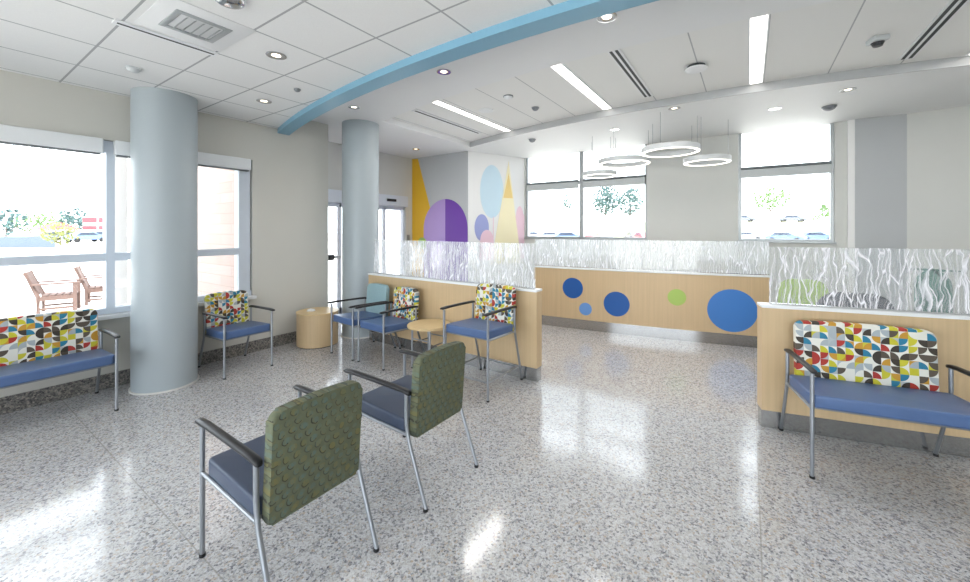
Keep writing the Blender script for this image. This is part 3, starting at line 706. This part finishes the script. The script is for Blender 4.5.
ring_pendant(-1.81, 7.0, 2.87, .43, 'wide white ring pendant second from the left of the cluster')
ring_pendant(-2.33, 7.3, 2.73, .31, 'smallest white ring pendant at the left end of the cluster')

# ------------------------------------------------------------------ outdoors
struct('ground', prism(B(), [(-150, -60), (-7.0, -60), (-7.0, 8.4), (60, 8.4), (60, 150), (-150, 150)], -.22, -.12), M['asphalt'])
struct('ground_back', prism(B(), [(-7.0, -60), (60, -60), (60, YB - .2), (-7.0, YB - .2)], -.22, -.12), M['concrete'])
struct('patio', prism(B(), [(-14, -4), (-5.88, -4), (-5.88, 3.4), (-14, 3.4)], -.12, -.02), M['concrete'])
struct('entry_path', prism(B(), [(-30, 3.8), (-6.96, 3.8), (-6.96, 7), (-30, 7)], -.12, -.01), M['concrete'])
kb = obj('concrete_kerb', box(B(), -16.4, -16.0, -8, 6, -.12, .33, .03), M['frame']); tag(kb, 'long low pale concrete kerb outside, beyond the patio chairs', 'kerb')
struct('wall_brick', prism(B(), [(-11.5, 3.42), (-6.0, 3.42), (-6.0, 3.6), (-11.5, 3.6)], -.12, 4.6), M['brick'])
pc = obj('porch_column', box(B(), -7.75, -7.55, 1.62, 1.80, -.12, 3.6, .01), M['wall_white']); tag(pc, 'white square porch column outside just left of the first round column', 'column')
struct('porch_roof', box(B(), -8.0, -5.9, -3, 3.42, 3.5, 3.6), M['wall_white'])
def patio_chair(label, loc, rz):
    t = thing('patio_chair', label, 'chair', loc, rz, None)
    for s in (-1, 1):
        obj('leg', box(B(), s * .29 - .03, s * .29 + .03, -.32, -.26, 0, .60), M['stain_wood'], t)
        o = B(); tube(o, [(s * .27, .22, 0), (s * .27, .22, .36), (s * .27, .40, .86)], .034, 4); obj('leg', o, M['stain_wood'], t, None)
        obj('armrest', box(B(), s * .29 - .045, s * .29 + .045, -.36, .30, .60, .63), M['stain_wood'], t)
        obj('side_rail', box(B(), s * .27 - .02, s * .27 + .02, -.3, .22, .28, .36), M['stain_wood'], t)
        obj('side_rail', box(B(), s * .27 - .02, s * .27 + .02, -.3, .22, .10, .14), M['stain_wood'], t)
    b = B()
    for i in range(5): box(b, -.25, .25, -.30 + i * .10, -.22 + i * .10, .36, .385)
    obj('seat', b, M['stain_wood'], t, None)
    b = B()
    for i in range(5): x = -.22 + i * .11; slab(b, [(x - .045, .40), (x + .045, .40), (x + .045, .86), (x - .045, .86)], .22, .245, 0)
    for v in b.verts: v.co.y += (v.co.z - .4) * .36
    obj('backrest', b, M['stain_wood'], t, None); return t
pcr = patio_chair('weathered wooden patio chair outside, left one of the two', (-11.9, 1.72, -.02), math.radians(165))
dup(pcr, 'weathered wooden patio chair outside, right one of the two', (-12.55, 2.52, -.02), math.radians(165))
patio_b = None
def tree(name, label, x, y, h_, r, mat, kind='round', z=-.12, trunk=.35, n=420, leaf=.22):
    t = thing(name, label, 'tree', (x, y, z)); rnd = random.Random(int(abs(x * 13 + y * 7)))
    tr = B(); cyl(tr, 0, 0, 0, h_ * (trunk + .25), .022 * h_, .010 * h_, 10)
    for k in range(6):
        a = rnd.random() * 6.28; tube(tr, [(0, 0, h_ * trunk * .8), (math.cos(a) * r * .6, math.sin(a) * r * .6, h_ * (trunk + .25))], .006 * h_, 5)
    obj('trunk', tr, M['bark'], t, None)
    b = B()
    for _ in range(n):
        if kind == 'cone':
            f = rnd.random() ** .8; rr = r * (1.08 - f) * (rnd.random() ** .4); zz = h_ * (trunk + (1 - trunk) * f)
        else:
            ph = math.acos(2 * rnd.random() - 1); q = rnd.random() ** .33; rr = r * math.sin(ph) * q; zz = h_ * (trunk + (1 - trunk) / 2) + h_ * (1 - trunk) / 2 * math.cos(ph) * q
        a = rnd.random() * 6.28; c_ = Vector((rr * math.cos(a), rr * math.sin(a), zz)); s_ = leaf * h_ / 4 * (0.5 + rnd.random())
        m_ = Matrix.Rotation(rnd.random() * 6.28, 3, Vector((rnd.random() - .5, rnd.random() - .5, rnd.random() - .5)).normalized())
        vs = [b.verts.new(c_ + m_ @ Vector(p) * s_) for p in ((1, 0, 0), (0, .8, .1), (-1, 0, 0), (0, -.8, -.15))]
        b.faces.new(vs)
        vs = [b.verts.new(c_ + m_ @ Vector(p) * s_) for p in ((.9, .1, .1), (0, .1, .8), (-.8, 0, 0), (0, .1, -.8))]
        b.faces.new(vs)
    obj('foliage', b, M[mat], t, None)
def world(u, w): return ((.828 * (u - 485) - .5606 * 390) * w / 390, (.5606 * (u - 485) + .828 * 390) * w / 390)
# far side trees, placed on the ground at real distances
x, y = world(606, 80); tree('evergreen_tree', 'dark blue-green spreading evergreen outside the far window, left of the pair', x, y, 7.6, 2.75, 'leaf_dark', 'round', 2.98, .22, 700, .12)
x, y = world(630, 86); tree('evergreen_tree', 'dark blue-green spreading evergreen outside the far window, right of the pair', x, y, 8.2, 2.7, 'leaf_dark', 'round', 2.98, .22, 480, .12)
x, y = world(566, 80); tree('young_tree', 'thin dark young tree seen through the left pane of the far window', x, y, 6.2, 1.3, 'leaf_dark', 'round', 2.98, .4, 110, .13)
x, y = world(770, 80); tree('leafy_tree', 'light green leafy tree outside the right far window', x, y, 7.4, 3.6, 'leaf', 'round', 2.98, .36, 380, .12)
x, y = world(824, 84); tree('bushy_tree', 'low bushy green tree at the right edge of the right far window', x, y, 3.9, 2.4, 'leaf', 'cone', 2.98, .04, 260, .2)
for u, w, h_, r, m_, lab in ((6, 56, 5.0, 2.2, 'leaf_dark', 'grey-green tree at the left edge of the left window'), (30, 90, 5.6, 4.6, 'leaf', 'low wide green tree beyond the parking area at left'),
                             (53, 84, 5.6, 3.2, 'leaf', 'green tree behind the red roofed building'), (74, 82, 6.4, 2.4, 'leaf_dark', 'dark green tree beside the red striped building'),
                             (61, 34, 2.5, 1.2, 'leaf_pale', 'yellow-green bush in front of the parked cars at left')):
    x, y = world(u, w); tree('leafy_tree', lab, x, y, h_, r, M and m_, 'round', -.12, .2, 200, .2)
# banks and lots
def bank(name, pts, z): struct(name, prism(B(), pts, -.2, z), M['grass'])
a_, b_, c_, d_ = world(480, 72), world(880, 72), world(900, 110), world(470, 110)
bank('grass_bank', [a_, b_, c_, d_], 3.0)
def block(name, label, u0, u1, w, z0, z1, mat, depth=5, cat='building'):
    (xa, ya), (xb, yb) = world(u0, w), world(u1, w); dx, dy = xb - xa, yb - ya; L = math.hypot(dx, dy); nx, ny = -dy / L * depth, dx / L * depth
    t = thing(name, label, cat, (xa, ya, z0)); b = prism(B(), [(0, 0), (dx, dy), (dx + nx, dy + ny), (nx, ny)], 0, z1 - z0); obj('walls', b, M[mat], t, None); return t, (dx, dy, nx, ny)
for u0, u1, lab in ((83, 97, 'red striped low building seen through the left window'), (99, 105, 'small red striped block right of the larger striped building')):
    t, (dx, dy, nx, ny) = block('striped_building', lab, u0, u1, 70, -.12, 3.9, 'white', 5)
    for z0, z1 in ((3.0, 3.9), (1.7, 2.4)):
        L = math.hypot(nx, ny); ox, oy = -nx / L * .06, -ny / L * .06
        obj('red_band', prism(B(), [(ox, oy), (dx + ox, dy + oy), (dx, dy), (0, 0)], z0, z1), M['red'], t, None)
t, (dx, dy, nx, ny) = block('red_roofed_building', 'low building with a faded red roof seen through the left window', 32, 50, 64, -.12, 1.6, 'white', 5)
b = B(); v0 = [b.verts.new(p) for p in ((0, 0, 1.7), (dx, dy, 1.7), (dx + nx, dy + ny, 1.7), (nx, ny, 1.7))]; r0 = [b.verts.new((dx * .3 + nx / 2, dy * .3 + ny / 2, 2.9)), b.verts.new((dx * .7 + nx / 2, dy * .7 + ny / 2, 2.9))]
b.faces.new(v0); b.faces.new((v0[0], v0[1], r0[1], r0[0])); b.faces.new((v0[2], v0[3], r0[0], r0[1])); b.faces.new((v0[1], v0[2], r0[1])); b.faces.new((v0[3], v0[0], r0[0])); obj('roof', b, M['red'], t, None)
(xa, ya), (xb, yb) = world(-40, 38), world(54, 38)
f = prism(B(), [(xa, ya), (xb, yb), (xb - .1, yb + .1), (xa - .1, ya + .1)], -.12, .95); fo = obj('screen_fence', f, M['fence'], None, None); tag(fo, 'long dark slate fence across the lot outside the left window', 'fence')
def car(label, u, w, rz, mat, z=-.12):
    x, y = world(u, w); t = thing('car', label, 'car', (x, y, z), rz, None)
    prof = [(-2.2, .35), (-2.25, .75), (-2.0, .88), (-1.6, .92), (-1.1, 1.38), (.4, 1.42), (1.1, .98), (1.9, .86), (2.2, .70), (2.22, .35)]
    obj('car_body', slab(B(), prof, -.88, .88, .06, seg=2), M[mat], t, 40)
    gl = [(-1.45, .95), (-1.05, 1.31), (.36, 1.35), (.95, .98)]
    obj('side_windows', slab(B(), gl, -.895, .895, 0), M['carglass'], t, None)
    for sx in (-1.4, 1.4):
        for sy in (-.8, .8):
            b = cyl(B(), 0, 0, -.1, .1, .33, seg=20); bmesh.ops.rotate(b, verts=b.verts, cent=(0, 0, 0), matrix=Matrix.Rotation(R90, 3, 'X')); bmesh.ops.translate(b, verts=b.verts, vec=(sx, sy, .33)); obj('wheel', b, M['tyre'], t)
cars = [(534, 62, .3, 'car_silver', 'silver car at the left end of the lot outside the far window'), (553, 57, .2, 'car_white', 'pale car left of the blue car outside the far window'),
        (569, 52, .3, 'car_blue', 'blue car beside the window mullion outside the far window'), (588, 66, 1.9, 'car_red', 'dull red car right of the mullion outside the far window'),
        (603, 56, 2.1, 'car_dark', 'small dark car near the mullion outside the far window'), (634, 60, 2.1, 'car_dark', 'dark grey car left of the red car outside the far window'),
        (644, 52, 2.1, 'car_red', 'red car at the right edge of the left far window'), (746, 60, .1, 'car_silver', 'silver car at the left edge of the right far window'),
        (786, 54, -.3, 'car_blue', 'blue car in the middle of the right far window'), (803, 62, 1.0, 'car_dark', 'dark car next to the blue car in the right far window'),
        (822, 56, -.6, 'car_blue', 'long blue car at the right of the right far window'), (52, 62, 1.9, 'car_dark', 'dark car parked beyond the fence, left of the yellow-green bush'),
        (73, 66, 1.9, 'car_dark', 'dark car parked behind the yellow-green bush outside at left'),
        (86, 54, 1.9, 'car_blue', 'blue car parked before the red striped building'), (101, 66, 1.9, 'car_dark', 'dark car parked nearest the left window mullion')]
for u, w, rz, m_, lab in cars: car(lab, u, w, rz, m_)
for u, lab in ((742, 'distant dark car on the grass bank, left of the leafy tree'), (792, 'distant car on the grass bank, right of the leafy tree')): car(lab, u, 77, .2, 'car_dark', 3.0)
# ------------------------------------------------------------------ groups of repeats
GROUPS = {'armchair': 'steel framed waiting room armchairs', 'loveseat': 'patchwork backed loveseats', 'round_column': 'round grey columns',
          'reception_desk': 'oak veneer reception desks', 'glass_screen': 'etched glass screens on the desks', 'office_chair': 'office chairs behind the desks',
          'strip_light': 'strip lights in the recessed ceiling', 'slot_grille': 'ceiling slot grilles', 'downlight': 'round recessed downlights',
          'ring_pendant': 'white ring pendants', 'patio_chair': 'wooden patio chairs outside', 'car': 'cars parked outside', 'striped_building': 'red striped buildings outside',
          'evergreen_tree': 'evergreens outside the far window', 'leafy_tree': 'leafy trees outside', 'security_camera': 'ceiling cameras', 'smoke_detector': 'ceiling smoke detectors', 'ceiling_speaker': 'round ceiling plates'}
for o in C.objects:
    if o.parent is None and 'label' in o:
        g = GROUPS.get(o.name.split('.')[0])
        if g: o['group'] = g
